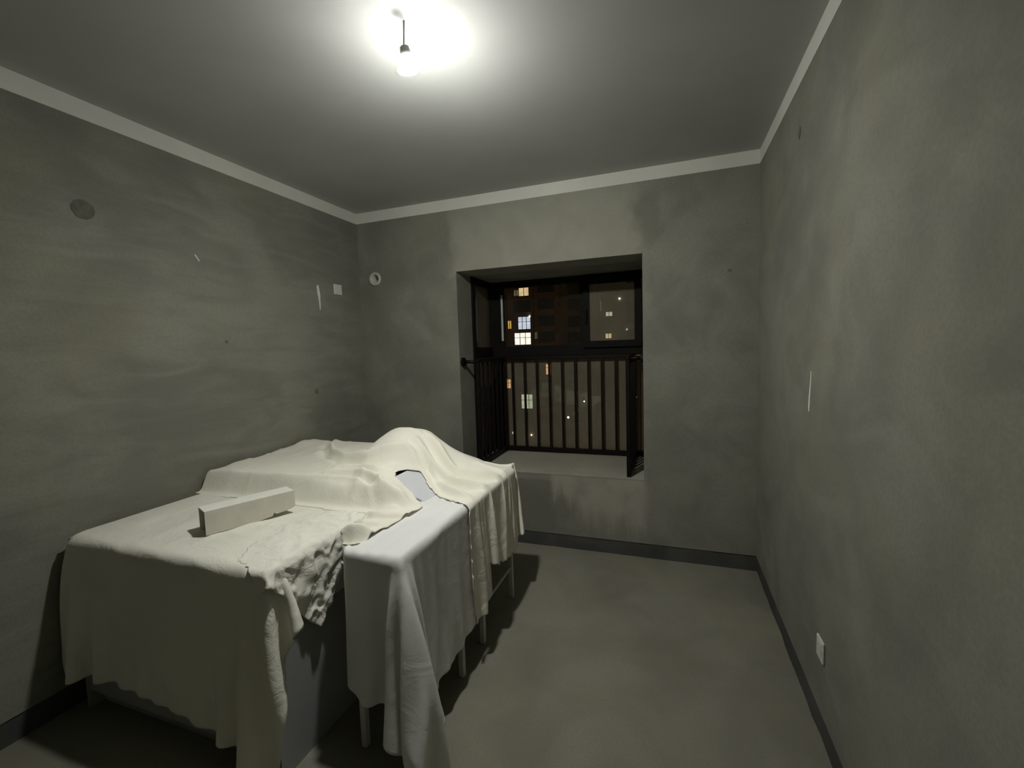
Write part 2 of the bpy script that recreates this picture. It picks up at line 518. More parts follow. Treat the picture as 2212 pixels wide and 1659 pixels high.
# ------------------------------------------------------------------ safety railing round the bay
rail = tag(empty('safety_railing', (-0.85, YG - 0.05, WZ0)), 'dark brown iron safety railing standing on the window sill', 'railing')
RX0, RX1, RY0, RY1 = -1.44, -0.277, 3.235, 3.845
RZ0, RZ1 = 0.600, 1.432
def rpart(name, b, bevel=0.0):
    o = box(name, b, 'iron', None, bevel)
    o.parent = rail
    o.matrix_parent_inverse = Matrix.Translation(-rail.location)
    return o
h = 0.013
rpart('top_rail', (RX0 - h, RX1 + h, RY1 - h, RY1 + h, RZ1 - 0.012, RZ1 + 0.022), 0.004)
rpart('bottom_rail', (RX0 - h, RX1 + h, RY1 - h, RY1 + h, RZ0 - 0.020, RZ0 + 0.020), 0.004)
for X, s in ((RX0, -1), (RX1, 1)):
    rpart('top_rail', (X - h, X + h, RY0 - h, RY1 - h, RZ1 - 0.012, RZ1 + 0.022), 0.004)
    rpart('bottom_rail', (X - h, X + h, RY0 + 0.018, RY1 - h, RZ0 - 0.020, RZ0 + 0.020), 0.004)
    rpart('post', (X - 0.014, X + 0.014, RY0 - 0.018, RY0 + 0.018, WZ0 + 0.006, RZ1 - 0.012), 0.003)
    rpart('post', (X - 0.014, X + 0.014, RY1 - 0.018, RY1 + 0.018, WZ0 + 0.006, RZ1 - 0.012), 0.003)
    # stub and round flange onto the reveal
    xr = WX0 if s < 0 else WX1
    bm = bmesh.new()
    bm_tube(bm, [(X + s * 0.016, RY0, RZ1 - 0.002), (xr - s * 0.012, RY0, RZ1 - 0.002)], 0.014, 10)
    o = finish('wall_stub', bm, 'iron', rail, True)
    o.matrix_parent_inverse = Matrix.Translation(-rail.location)
    bm = bmesh.new()
    bm_tube(bm, [(xr - s * 0.018, RY0, RZ1 - 0.002), (xr, RY0, RZ1 - 0.002)], 0.036, 18)
    o = finish('flange', bm, 'iron', rail)
    o.matrix_parent_inverse = Matrix.Translation(-rail.location)
bar_me = None
def bar(x, y):
    global bar_me
    if bar_me is None:
        bm = bmesh.new()
        bm_box(bm, -0.009, 0.009, -0.009, 0.009, RZ0 + 0.018, RZ1 - 0.010)
        bar_me = bpy.data.meshes.new('baluster')
        bm.to_mesh(bar_me); bm.free()
        bar_me.materials.append(M['iron'])
    o = link('baluster', bar_me, None, rail)
    o.matrix_parent_inverse = Matrix.Translation(-rail.location)
    o.location = (x, y, 0)
for k in range(9):
    bar(-1.363 + 0.1166 * k, RY1)
for X in (RX0, RX1):
    for k in range(5):
        bar(X, RY0 + 0.099 * (k + 1))

# ------------------------------------------------------------------ small things on the walls
# pipe sleeve in the back wall
sl = tag(empty('pipe_sleeve', (PX, YB, PZ)), 'round pale plastic pipe sleeve set in the back wall near the corner', 'pipe sleeve')
rot = Matrix.Rotation(math.radians(-90), 4, 'X')      # z -> +y
bm = bmesh.new()
seg = 32
prof = [(0.036, 0.20), (0.036, -0.012), (0.040, -0.015), (0.052, -0.015), (0.056, -0.011), (0.056, 0.0)]
rings = []
for r_, z_ in prof:
    rings.append([bm.verts.new(rot @ Vector((r_ * math.cos(2 * math.pi * k / seg), r_ * math.sin(2 * math.pi * k / seg), z_))) for k in range(seg)])
for A, B in zip(rings, rings[1:]):
    for k in range(seg):
        bm.faces.new((A[k], A[(k + 1) % seg], B[(k + 1) % seg], B[k]))
finish('sleeve_ring', bm, 'pipe', sl, True)
bm = bmesh.new()
bm_lathe(bm, [(0.0355, 0.17), (0.0355, 0.19)], seg, rot)
finish('sleeve_shade_disc', bm, 'dark_hole', sl)  # dark disc added to close the tube, shade put into its colour

def wall_plate(name, x, yc, zc, wy, wz, s, label, cat):
    root = tag(empty(name, (x, yc, zc)), label, cat)
    bm = bmesh.new()
    a, b_ = (0.0, 0.009 * s) if s > 0 else (0.009 * s, 0.0)
    bm_box(bm, a, b_, -wy / 2, wy / 2, -wz / 2, wz / 2)
    finish('cover', bm, 'plastic', root, bevel=0.003)
    bm = bmesh.new()
    a, b_ = (0.009, 0.0105) if s > 0 else (-0.0105, -0.009)
    bm_box(bm, a, b_, -wy * 0.32, wy * 0.32, -wz * 0.32, wz * 0.32)
    finish('insert', bm, 'plastic', root)
    for q in (-1, 1):
        bm = bmesh.new()
        c = 0.009 * s
        bm_tube(bm, [(c, q * wy * 0.40, 0), (c + 0.0012 * s, q * wy * 0.40, 0)], 0.0035, 8)
        finish('screw', bm, 'laminate', root)
    return root
wall_plate('junction_box_cover', XL, 2.905, 2.038, 0.088, 0.082, 1, 'square white junction box cover on the left wall by the corner', 'box cover')
wall_plate('socket_cover', XR, 1.862, 0.36, 0.072, 0.082, -1, 'small white socket cover low on the right wall', 'socket cover')

# ------------------------------------------------------------------ the lamp
lamp = tag(empty('ceiling_lamp', (LAMP_POS.x, LAMP_POS.y, ZC)), 'bare glowing bulb hanging from the ceiling on a short cord', 'lamp')
ax = LAMP_AXIS
loc = LAMP_POS - Vector((LAMP_POS.x, LAMP_POS.y, ZC))
q = Vector((0, 0, 1)).rotation_difference(ax).to_matrix().to_4x4()
mt = Matrix.Translation(loc) @ q
bm = bmesh.new()
prof = []
for k in range(0, 13):
    a = math.radians(90 * k / 12)
    prof.append((max(0.0008, 0.042 * math.cos(a)), 0.018 * math.sin(a)))
bm_lathe(bm, prof, 28, mt)
m, nt, b = new_mat('glowing_bulb')
b.inputs['Base Color'].default_value = (0.9, 0.9, 0.9, 1)
b.inputs['Emission Color'].default_value = (1.0, 1.0, 0.945, 1)
b.inputs['Emission Strength'].default_value = LAMP_EMISSION
finish('bulb', bm, m, lamp, True)
bm = bmesh.new()
bm_lathe(bm, [(0.0405, 0.0), (0.0395, -0.010), (0.034, -0.024), (0.026, -0.036), (0.0185, -0.046)], 24, mt)
m, nt, b = new_mat('glowing_bulb_neck')
b.inputs['Base Color'].default_value = (0.8, 0.8, 0.8, 1)
b.inputs['Emission Color'].default_value = (0.93, 0.97, 1.0, 1)
b.inputs['Emission Strength'].default_value = LAMP_EMISSION * 0.006
finish('bulb_neck', bm, m, lamp, True)
bm = bmesh.new()
bm_lathe(bm, [(0.010, -0.072), (0.016, -0.068), (0.0185, -0.052), (0.0185, -0.045)], 20, mt)
finish('lamp_holder', bm, 'plastic', lamp, True)
top = mt @ Vector((0, 0, -0.071))
bm = bmesh.new()
bm_tube(bm, [(0 + top.x * 0.2, top.y * 0.8, -0.002), (top.x * 0.6, top.y * 0.9, (top.z) * 0.5), tuple(top)], 0.003, 8)
finish('cord', bm, 'plastic', lamp, True)

# ------------------------------------------------------------------ furniture under the sheets
cab = tag(empty('low_cabinet', (-1.875, 1.365, 0)), 'grey low cabinet hidden under the sheets beside the left wall, nearest the camera', 'cabinet')
def part(name, b, mat, parent, bevel=0.0):
    o = box(name, b, mat, parent, bevel)
    o.matrix_parent_inverse = Matrix.Translation(-parent.location)
    return o
def cabinet(root, x0, x1, y0, y1, h):
    part('side_panel', (x0, x0 + 0.02, y0, y1, 0.0, h - 0.022), 'laminate', root)
    part('side_panel', (x1 - 0.02, x1, y0, y1, 0.0, h - 0.022), 'laminate', root)
    part('top_panel', (x0, x1, y0 - 0.005, y1, h - 0.022, h), 'laminate', root, 0.003)
    part('back_panel', (x0 + 0.02, x1 - 0.02, y1 - 0.012, y1, 0.06, h - 0.022), 'laminate', root)
    part('plinth', (x0 + 0.02, x1 - 0.02, y0 + 0.05, y0 + 0.066, 0.0, 0.08), 'laminate', root)
    part('floor_panel', (x0 + 0.02, x1 - 0.02, y0 + 0.02, y1 - 0.012, 0.08, 0.096), 'laminate', root)
    xm = (x0 + x1) / 2
    for a, b_, kx in ((x0 + 0.022, xm - 0.002, xm - 0.05), (xm + 0.002, x1 - 0.022, xm + 0.05)):
        d = part('door', (a, b_, y0, y0 + 0.018, 0.084, h - 0.026), 'laminate', root, 0.002)
        bm = bmesh.new()
        bm_tube(bm, [(kx, y0 - 0.006, h - 0.30), (kx, y0 - 0.006, h - 0.18)], 0.005, 8)
        k = finish('handle', bm, 'white_metal', d)
CX0, CX1, CY0, CY1, CZ = -2.44, -1.30, 1.085, 1.66, 0.780
cabinet(cab, CX0 + 0.008, CX1 - 0.008, CY0 + 0.006, CY1, CZ - 0.006)
BX0, BX1, BY0, BY1, BZ = -2.44, -1.31, 1.735, 2.55, 0.865
cab2 = tag(empty('low_cabinet', ((BX0 + BX1) / 2, (BY0 + BY1) / 2, 0)), 'grey low cabinet hidden under the cream sheet, at the far end by the window', 'cabinet')
cabinet(cab2, BX0 + 0.01, BX1 - 0.01, BY0 + 0.01, BY1 - 0.01, BZ - 0.016)

TX0, TX1, TY0, TY1, TZ = -1.135, -0.895, 1.275, 2.465, 0.790
def stool(y0, y1, label):
    root = tag(empty('narrow_stool', ((TX0 + TX1) / 2, (y0 + y1) / 2, 0)), label, 'stool', 'narrow stools under the white sheet')
    a, b_ = TX0 + 0.005, TX1 - 0.01
    w = 0.026
    for X in (a, b_ - w):
        for Y in (y0, y1 - w):
            part('leg', (X, X + w, Y, Y + w, 0.0, TZ - 0.045), 'white_metal', root, 0.003)
        part('stretcher', (X + 0.008, X + 0.018, y0 + w, y1 - w, 0.185, 0.197), 'white_metal', root)
    part('seat', (a - 0.002, b_ + 0.002, y0 - 0.004, y1 + 0.004, TZ - 0.045, TZ - 0.018), 'white_metal', root, 0.003)
    return root
stool(1.295, 1.765, 'narrow white stool with thin legs under the near end of the board')
stool(1.985, 2.455, 'narrow white stool with thin legs at the end nearest the window')
brd = tag(empty('board', ((TX0 + TX1) / 2, (TY0 + TY1) / 2, TZ - 0.018)), 'long white board laid across two stools under the sheets', 'board')
part('board_panel', (TX0 + 0.006, TX1 - 0.008, TY0 + 0.008, TY1 - 0.008, TZ - 0.018, TZ - 0.003), 'panel', brd, 0.002)

# ------------------------------------------------------------------ draped sheets: small cloth solver
class Collider:
    """rounded box, optionally turned (rz) and tilted (ry)"""
    def __init__(s, x0, x1, y0, y1, z0, z1, r=0.012, rz=0.0, ry=0.0):
        s.c = np.array([(x0 + x1) / 2, (y0 + y1) / 2, (z0 + z1) / 2])
        s.h = np.array([(x1 - x0) / 2, (y1 - y0) / 2, (z1 - z0) / 2])
        s.r = r
        R = Matrix.Rotation(rz, 3, 'Z') @ Matrix.Rotation(ry, 3, 'Y')
        s.R = np.array(R)
    def push(s, P, t):
        q = (P - s.c) @ s.R
        hh = s.h - s.r
        d = np.abs(q) - hh
        sg = np.where(q < 0, -1.0, 1.0)
        o = np.maximum(d, 0)
        ol = np.sqrt((o * o).sum(-1))
        inside = (d < 0).all(-1)
        # outside of the core box: distance to the rounded surface
        dist = np.where(inside, d.max(-1), ol) - s.r - t
        hit = dist < 0
        if not hit.any():
            return None
        n = o * sg / np.maximum(ol, 1e-9)[..., None]
        if inside.any():
            k = d.argmax(-1)
            ni = np.zeros_like(n)
            np.put_along_axis(ni, k[..., None], np.take_along_axis(sg, k[..., None], -1), -1)
            n = np.where(inside[..., None], ni, n)
        n = n @ s.R.T
        return hit, n, -dist

class Lump:
    """ellipsoid hump"""
    def __init__(s, c, r):
        s.c = np.array(c); s.rr = np.array(r)
    def push(s, P, t):
        q = (P - s.c) / (s.rr + t)
        l = np.sqrt((q * q).sum(-1))
        hit = l < 1
        if not hit.any():
            return None
        g = q / (s.rr + t)
        gl = np.maximum(np.sqrt((g * g).sum(-1)), 1e-9)
        n = g / gl[..., None]
        return hit, n, (1 - l) * np.maximum(l, 1e-6) / gl

def cloth(P, s_u, s_v, colliders, steps, iters=10, thick=0.004, bend=0.06, mu=0.6, mask=None, damp=0.97, stretch=1.0, pin=None):
    P = P.astype(np.float64).copy()
    prev = P.copy()
    n, m_ = P.shape[:2]
    W = np.ones((n, m_)) if mask is None else mask.astype(float)
    if pin is not None:
        free = W * (~pin)
    else:
        free = W.copy()
    pinned = free < 0.5
    hold = P[pinned].copy()
    cons = []
    def add(a, b, rest, k):
        ok = W[a] * W[b]
        fa, fb = free[a], free[b]
        sm = np.maximum(fa + fb, 1e-9)
        if ok.size:
            cons.append((a, b, rest, (k * ok * fa / sm)[..., None], (k * ok * fb / sm)[..., None]))
    S = slice
    def rng2(N_, d, st):
        return S(st, N_ - d, 2), S(st + d, N_, 2)
    A_ = S(None)
    for st in (0, 1):
        a, b = S(st, n - 1, 2), S(st + 1, n, 2)
        add((a, A_), (b, A_), s_u, stretch)
        add((a, S(0, m_ - 1)), (b, S(1, m_)), math.hypot(s_u, s_v), 0.35)
        add((a, S(1, m_)), (b, S(0, m_ - 1)), math.hypot(s_u, s_v), 0.35)
        a, b = S(st, m_ - 1, 2), S(st + 1, m_, 2)
        add((A_, a), (A_, b), s_v, stretch)
    for st in range(4):
        a = S(st, n - 2, 4); b = S(st + 2, n, 4)
        add((a, A_), (b, A_), 2 * s_u, bend)
        a = S(st, m_ - 2, 4); b = S(st + 2, m_, 4)
        add((A_, a), (A_, b), 2 * s_v, bend)
    dt = 1 / 60
    g = np.array([0, 0, -9.8 * dt * dt])
    for step in range(steps):
        if step == int(steps * 0.65):
            g = g * 0.3
        v = (P - prev) * damp
        vl = np.sqrt((v * v).sum(-1, keepdims=True))
        v *= np.minimum(1.0, 0.035 / np.maximum(vl, 1e-9))
        prev = P.copy()
        P = P + v + g * free[..., None]
        for it in range(iters):
            for a, b, rest, ka, kb in cons:
                d = P[b] - P[a]
                L = np.sqrt((d * d).sum(-1, keepdims=True))
                c = d * ((L - rest) / np.maximum(L, 1e-9))
                P[a] += c * ka
                P[b] -= c * kb
            if it % 3 == 2 or it == iters - 1:
                for c_ in colliders:
                    res = c_.push(P, thick)
                    if res is None:
                        continue
                    hit, nn, pen = res
                    P[hit] += nn[hit] * pen[hit][:, None]
                    if it == iters - 1:
                        dx = (P - prev)[hit]
                        nh = nn[hit]
                        tn = dx - (dx * nh).sum(-1, keepdims=True) * nh
                        P[hit] -= tn * mu
                P[..., 2] = np.maximum(P[..., 2], thick + 0.001)
                P[..., 0] = np.maximum(P[..., 0], XL + 0.004)
                if it == iters - 1:
                    fl = P[..., 2] < thick + 0.003
                    P[fl, :2] -= (P - prev)[fl][:, :2] * 0.8
                P[pinned] = hold
    return P

def sheet_object(name, P, mask, mat, label, thick=0.003, sub=1):
    n, m_ = P.shape[:2]
    W = np.ones((n, m_), bool) if mask is None else mask
    idx = -np.ones((n, m_), int)
    idx[W] = np.arange(W.sum())
    verts = P[W]
    faces = []
    a, b, c, d = idx[:-1, :-1], idx[1:, :-1], idx[1:, 1:], idx[:-1, 1:]
    ok = (a >= 0) & (b >= 0) & (c >= 0) & (d >= 0)
    faces = np.stack([a[ok], b[ok], c[ok], d[ok]], -1)
    org = np.array([verts[:, 0].mean(), verts[:, 1].mean(), verts[:, 2].min()])
    me = bpy.data.meshes.new(name)
    me.from_pydata((verts - org).tolist(), [], faces.tolist())
    me.update()
    for p in me.polygons:
        p.use_smooth = True
    o = link(name, me, mat)
    o.location = org
    if sub:
        sm = o.modifiers.new('smooth', 'SUBSURF')
        sm.levels = sub
        sm.render_levels = sub
    so = o.modifiers.new('cloth_thickness', 'SOLIDIFY')
    so.thickness = thick
    so.offset = 0.0
    tag(o, label, 'sheet')
    return o

def grid(cx, cy_, su, sv, nu, nv, ang, z):
    u = (np.arange(nu) - (nu - 1) / 2) * su
    v = (np.arange(nv) - (nv - 1) / 2) * sv
    U, V = np.meshgrid(u, v, indexing='ij')
    c, s = math.cos(ang), math.sin(ang)
    return np.stack([cx + U * c - V * s, cy_ + U * s + V * c, np.full_like(U, z)], -1)

def soft_noise(shape, k, amp, seed):
    r = np.random.default_rng(seed)
    a = r.standard_normal((shape[0] // k + 3, shape[1] // k + 3))
    ii = np.linspace(0, a.shape[0] - 1.001, shape[0]); jj = np.linspace(0, a.shape[1] - 1.001, shape[1])
    i0, j0 = ii.astype(int), jj.astype(int)
    fi, fj = (ii - i0)[:, None], (jj - j0)[None]
    fi, fj = fi * fi * (3 - 2 * fi), fj * fj * (3 - 2 * fj)
    return amp * (a[np.ix_(i0, j0)] * (1 - fi) * (1 - fj) + a[np.ix_(i0 + 1, j0)] * fi * (1 - fj)
                  + a[np.ix_(i0, j0 + 1)] * (1 - fi) * fj + a[np.ix_(i0 + 1, j0 + 1)] * fi * fj)

def crumple(shape, k_, amp, seed):
    """creased paper-like relief: sharp ridges between soft hollows"""
    return amp * (1 - np.minimum(1, 1.6 * np.abs(soft_noise(shape, k_, 1.0, seed))))

c_cab1 = Collider(CX0, CX1, CY0 - 0.01, CY1, 0, CZ, 0.012)
c_cab2 = Collider(BX0, BX1, BY0, BY1, 0, BZ, 0.015)
c_board = Collider(TX0, TX1, TY0, TY1, 0.0, TZ, 0.008)

# A: big off-white sheet over the near cabinet, hanging to the front, turned a few degrees
def on_top(P, x0, x1, y0, y1):
    return (P[..., 0] > x0) & (P[..., 0] < x1) & (P[..., 1] > y0) & (P[..., 1] < y1)
s = 0.02
nu, nv = int(1.50 / s), int(1.22 / s)
P = grid(0, 0, s, s, nu, nv, math.radians(-4.5), CZ + 0.004)
P[..., 0] += (CX1 + 0.20) - P[-1, nv // 2, 0]
P[..., 1] += (CY0 - 0.585) - P[nu // 2, 0, 1]
P[..., 0] = np.maximum(P[..., 0], XL + 0.006)
pin = on_top(P, CX0 + 0.03, CX1 - 0.03, CY0 + 0.02, 9)
P[..., 2] += np.where(pin, np.maximum(soft_noise(P.shape[:2], 8, 0.004, 3) + crumple(P.shape[:2], 7, 0.007, 4) * (0.5 + 0.5 * (P[..., 0] > -1.9)), -0.001), 0)
A = cloth(P, s, s, [c_cab1], 140, 12, 0.004, 0.05, 0.5, pin=pin)
sheet_object('dust_sheet', A, None, 'sheet_beige', 'off-white sheet hanging down the front of the near cabinet by the left wall')

# B: smooth white sheet over the board, hanging at its near end and right side
s = 0.016
nu, nv = int(0.85 / s), int(1.30 / s)
P = grid(0, 0, s, s, nu, nv, math.radians(3.0), TZ + 0.004)
P[..., 0] += (TX0 - 0.012) - P[0, int(0.49 / s), 0]
P[..., 1] += (TY0 - 0.49) - P[nu // 2, 0, 1]
pin = on_top(P, -9, TX1 - 0.012, TY0 + 0.012, 9)
P[..., 2] += np.where(pin, 0.007 * np.maximum(0, np.sin((P[..., 0] + 0.02 * P[..., 1]) * 2 * math.pi / 0.064)) + soft_noise(P.shape[:2], 9, 0.002, 5), 0)
B = cloth(P, s, s, [c_board], 140, 14, 0.004, 0.10, 0.4, pin=pin)
sheet_object('dust_sheet', B, None, 'sheet_white', 'smooth white sheet over the narrow board, one corner trailing on the floor')

# panel leaning from the board up onto the far cabinet
lean = tag(empty('leaning_panel', (-1.235, 2.05, 0.80)), 'pale blue-white flat panel showing between folds of the cream sheet', 'panel')

# A2: crumpled gauze on the near cabinet with one corner hanging over its right side
s = 0.0105
nu, nv = int(0.62 / s), int(0.47 / s)
k = 1.05
ang = math.atan2(0.72, -0.69)
P = grid(0, 0, s / k, s / k, nu, nv, ang, CZ + 0.03)
edge = soft_noise(P.shape[:2], 12, 2.0, 15)
iu, iv = np.meshgrid(np.arange(nu), np.arange(nv), indexing='ij')
mask2 = (iu < nu - 4 + edge) & (iv < nv - 4 + edge)
P[..., 0] += -1.045 - P[0, 0, 0]
P[..., 1] += 1.285 - P[0, 0, 1]
P[..., 2] += soft_noise(P.shape[:2], 4, 0.010, 11) + soft_noise(P.shape[:2], 8, 0.010, 12)
A2 = cloth(P, s, s, [Collider(CX0, CX1 + 0.004, CY0 - 0.012, CY1, 0, CZ + 0.006, 0.012)], 90, 10, 0.006, 0.02, 0.95, mask2)
rim = np.clip(np.minimum(nu - 5 - iu, nv - 5 - iv) / 10.0, 0, 1)
A2[..., 2] += (rim - 1) * 0.007 * (A2[..., 2] > CZ - 0.01) + rim * (crumple(A2.shape[:2], 5, 0.007, 31) + crumple(A2.shape[:2], 11, 0.009, 32))
A2[..., 0] += np.where(A2[..., 2] < CZ, crumple(A2.shape[:2], 3, 0.008, 33) + crumple(A2.shape[:2], 7, 0.014, 34), 0)
sheet_object('dust_sheet', A2, mask2, 'sheet_gauze', 'crumpled gauze sheet on the near cabinet, a pointed corner hanging over its side', 0.0025)

# C: cream sheet over the far cabinet, humped, hanging over the board's far right side
def inside_poly(x, y, poly):
    r = np.zeros(x.shape, bool)
    j = len(poly) - 1
    for i in range(len(poly)):
        xi, yi = poly[i]; xj, yj = poly[j]
        cnd = ((yi > y) != (yj > y)) & (x < (xj - xi) * (y - yi) / (yj - yi + 1e-12) + xi)
        r ^= cnd
        j = i
    return r
def sstep(a, b, t_):
    q_ = np.clip((t_ - a) / (b - a), 0, 1)
    return q_ * q_ * (3 - 2 * q_)
def support(x, y):
    """height of what lies under the cream sheet"""
    lowz = CZ + 0.007 + (TZ + 0.007 - CZ) * sstep(-1.29, -1.20, x)
    ramp = np.clip(0.853 - (x + 1.235) * 0.344, TZ + 0.014, BZ + 0.018 + 0.02 * sstep(1.8, 2.5, y))      # follows the leaning panel
    back = sstep(1.668, 1.732, y)
    return lowz * (1 - back) + np.maximum(ramp, lowz) * back
def humps(x, y):
    z = 0.0
    q_ = np.sqrt(((x + 1.50) / 0.28) ** 2 + ((y - 2.24) / 0.28) ** 2)
    z = z + 0.165 * (1 - sstep(0.08, 1.2, q_))
    q_ = np.sqrt(((x + 1.17) / 0.30) ** 2 + ((y - 2.34) / 0.16) ** 2)
    z = z + 0.06 * (1 - sstep(0.0, 1.2, q_))
    return z
def ridge(x, y, line, hgt, wid, side=0.0):
    """fold along a polyline, optionally steeper on its near side"""
    best = np.full(x.shape, 9.0); sgn = np.zeros(x.shape); tt = np.zeros(x.shape)
    L = len(line) - 1
    for i in range(L):
        (ax_, ay), (bx, by) = line[i], line[i + 1]
        dx, dy = bx - ax_, by - ay
        l2 = dx * dx + dy * dy
        t_ = np.clip(((x - ax_) * dx + (y - ay) * dy) / l2, 0, 1)
        px, py = x - ax_ - t_ * dx, y - ay - t_ * dy
        d_ = np.hypot(px, py)
        u_ = d_ < best
        best = np.where(u_, d_, best)
        sgn = np.where(u_, np.where(dx * py - dy * px < 0, -1.0, 1.0), sgn)
        tt = np.where(u_, (i + t_) / L, tt)
    if hgt is None:
        return best
    w = 0.72 * wid * (1 + side * sgn)
    d_ = best * sgn
    prof_ = np.exp(-(d_ / w) ** 2) - 0.5 * np.exp(-((d_ + 1.7 * wid) / (0.6 * wid)) ** 2)
    return 2.4 * hgt * prof_ * np.sin(math.pi * np.clip(tt * 0.9 + 0.05, 0, 1)) ** 0.5
s = 0.0112
k = 1.12
x0, x1, y0, y1 = -2.47, -0.32, 1.27, 2.74
nu, nv = int((x1 - x0) / s), int((y1 - y0) * k / s)
P = grid((x0 + x1) / 2, (y0 + y1) / 2, s, s / k, nu, nv, 0.0, BZ + 0.22)
poly = [(-2.46, 1.64), (-2.3, 1.62), (-2.1, 1.645), (-1.9, 1.615), (-1.7, 1.635), (-1.5, 1.62), (-1.34, 1.635), (-1.29, 1.61), (-1.275, 1.50), (-1.24, 1.38), (-1.17, 1.29), (-1.11, 1.32), (-1.10, 1.37), (-1.085, 1.58), (-1.07, 1.74),
        (-1.17, 1.82), (-1.33, 1.90), (-1.37, 1.97), (-1.28, 2.05), (-1.17, 1.94), (-1.05, 1.86), (-0.90, 1.81), (-0.6, 1.76), (-0.36, 1.78),
        (-0.38, 1.90), (-0.54, 1.97), (-0.48, 2.2), (-0.46, 2.40), (-0.56, 2.60), (-0.75, 2.70), (-1.3, 2.66), (-2.0, 2.62), (-2.46, 2.62)]
mask = inside_poly(P[..., 0], P[..., 1], poly)
X_, Y_ = P[..., 0].copy(), P[..., 1].copy()
pin = (X_ < TX1 - 0.004) & (Y_ < BY1 - 0.02) & mask
zt = humps(X_, Y_) + np.maximum(0, soft_noise(P.shape[:2], 9, 0.003, 21) + soft_noise(P.shape[:2], 19, 0.006, 22) + 0.002) + crumple(P.shape[:2], 13, 0.012, 24) * (0.35 + 0.65 * sstep(-1.7, -1.4, X_))
for line, hh_, ww, sd in (
        ([(-2.44, 1.735), (-2.2, 1.73), (-1.95, 1.735), (-1.72, 1.75), (-1.52, 1.77), (-1.38, 1.74), (-1.27, 1.70), (-1.17, 1.66)], 0.009, 0.024, 0.3),
        ([(-2.25, 2.50), (-2.10, 2.30), (-1.98, 2.18), (-1.80, 2.08), (-1.60, 2.03), (-1.45, 2.08), (-1.32, 2.13)], 0.018, 0.030, 0.4),
        ([(-1.24, 2.10), (-1.13, 2.00), (-1.03, 1.93), (-0.92, 1.89)], 0.018, 0.02, 0.3),
        ([(-1.38, 2.18), (-1.26, 2.14), (-1.12, 2.05), (-1.00, 2.02), (-0.91, 2.05)], 0.024, 0.024, 0.3),
        ([(-1.34, 2.27), (-1.27, 2.25), (-1.12, 2.18), (-0.98, 2.20), (-0.90, 2.24)], 0.022, 0.026, 0.3),
        ([(-1.72, 1.83), (-1.55, 1.86), (-1.42, 1.82), (-1.30, 1.74), (-1.16, 1.72)], 0.022, 0.022, 0.3),
        ([(-1.27, 1.60), (-1.22, 1.57), (-1.16, 1.57), (-1.11, 1.60)], 0.008, 0.014, 0.0), ([(-1.20, 1.35), (-1.16, 1.36), (-1.12, 1.40)], 0.022, 0.02, 0.0), ([(-1.27, 1.50), (-1.20, 1.47), (-1.12, 1.49)], 0.008, 0.014, 0.0),
        ([(-1.75, 1.95), (-1.60, 1.96), (-1.45, 1.93), (-1.34, 1.93)], 0.014, 0.02, 0.0)):
    zt = zt + ridge(X_, Y_, line, hh_, ww, sd)
notch = [(-1.07, 1.74), (-1.17, 1.82), (-1.33, 1.90), (-1.37, 1.97), (-1.28, 2.05), (-1.17, 1.94), (-1.05, 1.86), (-0.90, 1.81)]
zt = zt * np.where(X_ < -1.3, sstep(1.63, 1.73, Y_), 1.0)
zt = support(X_, Y_) + zt * (0.06 + 0.94 * sstep(0.0, 0.085, ridge(X_, Y_, notch, None, 0)))
P[..., 2] = np.where(pin, zt, TZ + 0.03)
P[..., 2] += np.where(pin, 0, soft_noise(P.shape[:2], 5, 0.010, 23))
P[..., 0] = np.maximum(P[..., 0], XL + 0.006)
cl = [Collider(BX0, BX1, BY0, BY1, 0, BZ, 0.02), Collider(TX0, TX1 + 0.014, TY0, TY1, 0, TZ + 0.008, 0.012)]
Cc = cloth(P, s, s, cl, 120, 12, 0.006, 0.03, 0.4, mask, pin=pin)
sheet_object('dust_sheet', Cc, mask, 'sheet_cream', 'cream sheet in folds over the far hump, hanging beside the window', 0.003)

bm = bmesh.new()
bm_box(bm, -0.115, 0.135, -0.24, 0.24, -0.005, 0.005)
o = finish('panel_board', bm, 'panel', lean, bevel=0.002)
o.rotation_euler = (0, math.radians(19), 0)
o.location = (0, 0.0, 0.040)

# cardboard carton on the near cabinet
ct_ang = math.atan2(0.917, 0.40)
carton = tag(empty('cardboard_carton', (-1.80, 1.235, CZ + 0.012), ct_ang), 'low beige cardboard carton with a torn flap on the near cabinet', 'carton')
L_, H_, D_ = 0.355, 0.100, 0.10
bm = bmesh.new()     # front face with torn lower right corner, local x along length, y away from viewer
outline = [(0, 0), (0.20, 0), (0.255, 0.006), (0.262, 0.020), (0.272, 0.012), (0.30, 0.014), (0.335, 0.018), (L_, 0.026), (L_, H_), (0, H_)]
lo = [bm.verts.new((x_, 0.0, z_)) for x_, z_ in outline]
hi = [bm.verts.new((x_, 0.004, z_)) for x_, z_ in outline]
bm.faces.new(lo); bm.faces.new(hi)
for k_ in range(len(lo)):
    bm.faces.new((lo[k_], lo[(k_ + 1) % len(lo)], hi[(k_ + 1) % len(lo)], hi[k_]))
finish('front_face', bm, 'card', carton)
box('lid_flap', (0.0, L_, 0.004, D_, H_ - 0.004, H_), 'card_lid', carton)
box('back_face', (0.0, L_, D_ - 0.004, D_, 0, H_ - 0.004), 'card', carton)
box('bottom_face', (0.004, 0.22, 0.004, D_ - 0.004, 0, 0.004), 'card', carton)
box('end_face', (0.012, 0.016, 0.004, D_ - 0.004, 0.004, H_ - 0.004), 'card_shaded', carton)

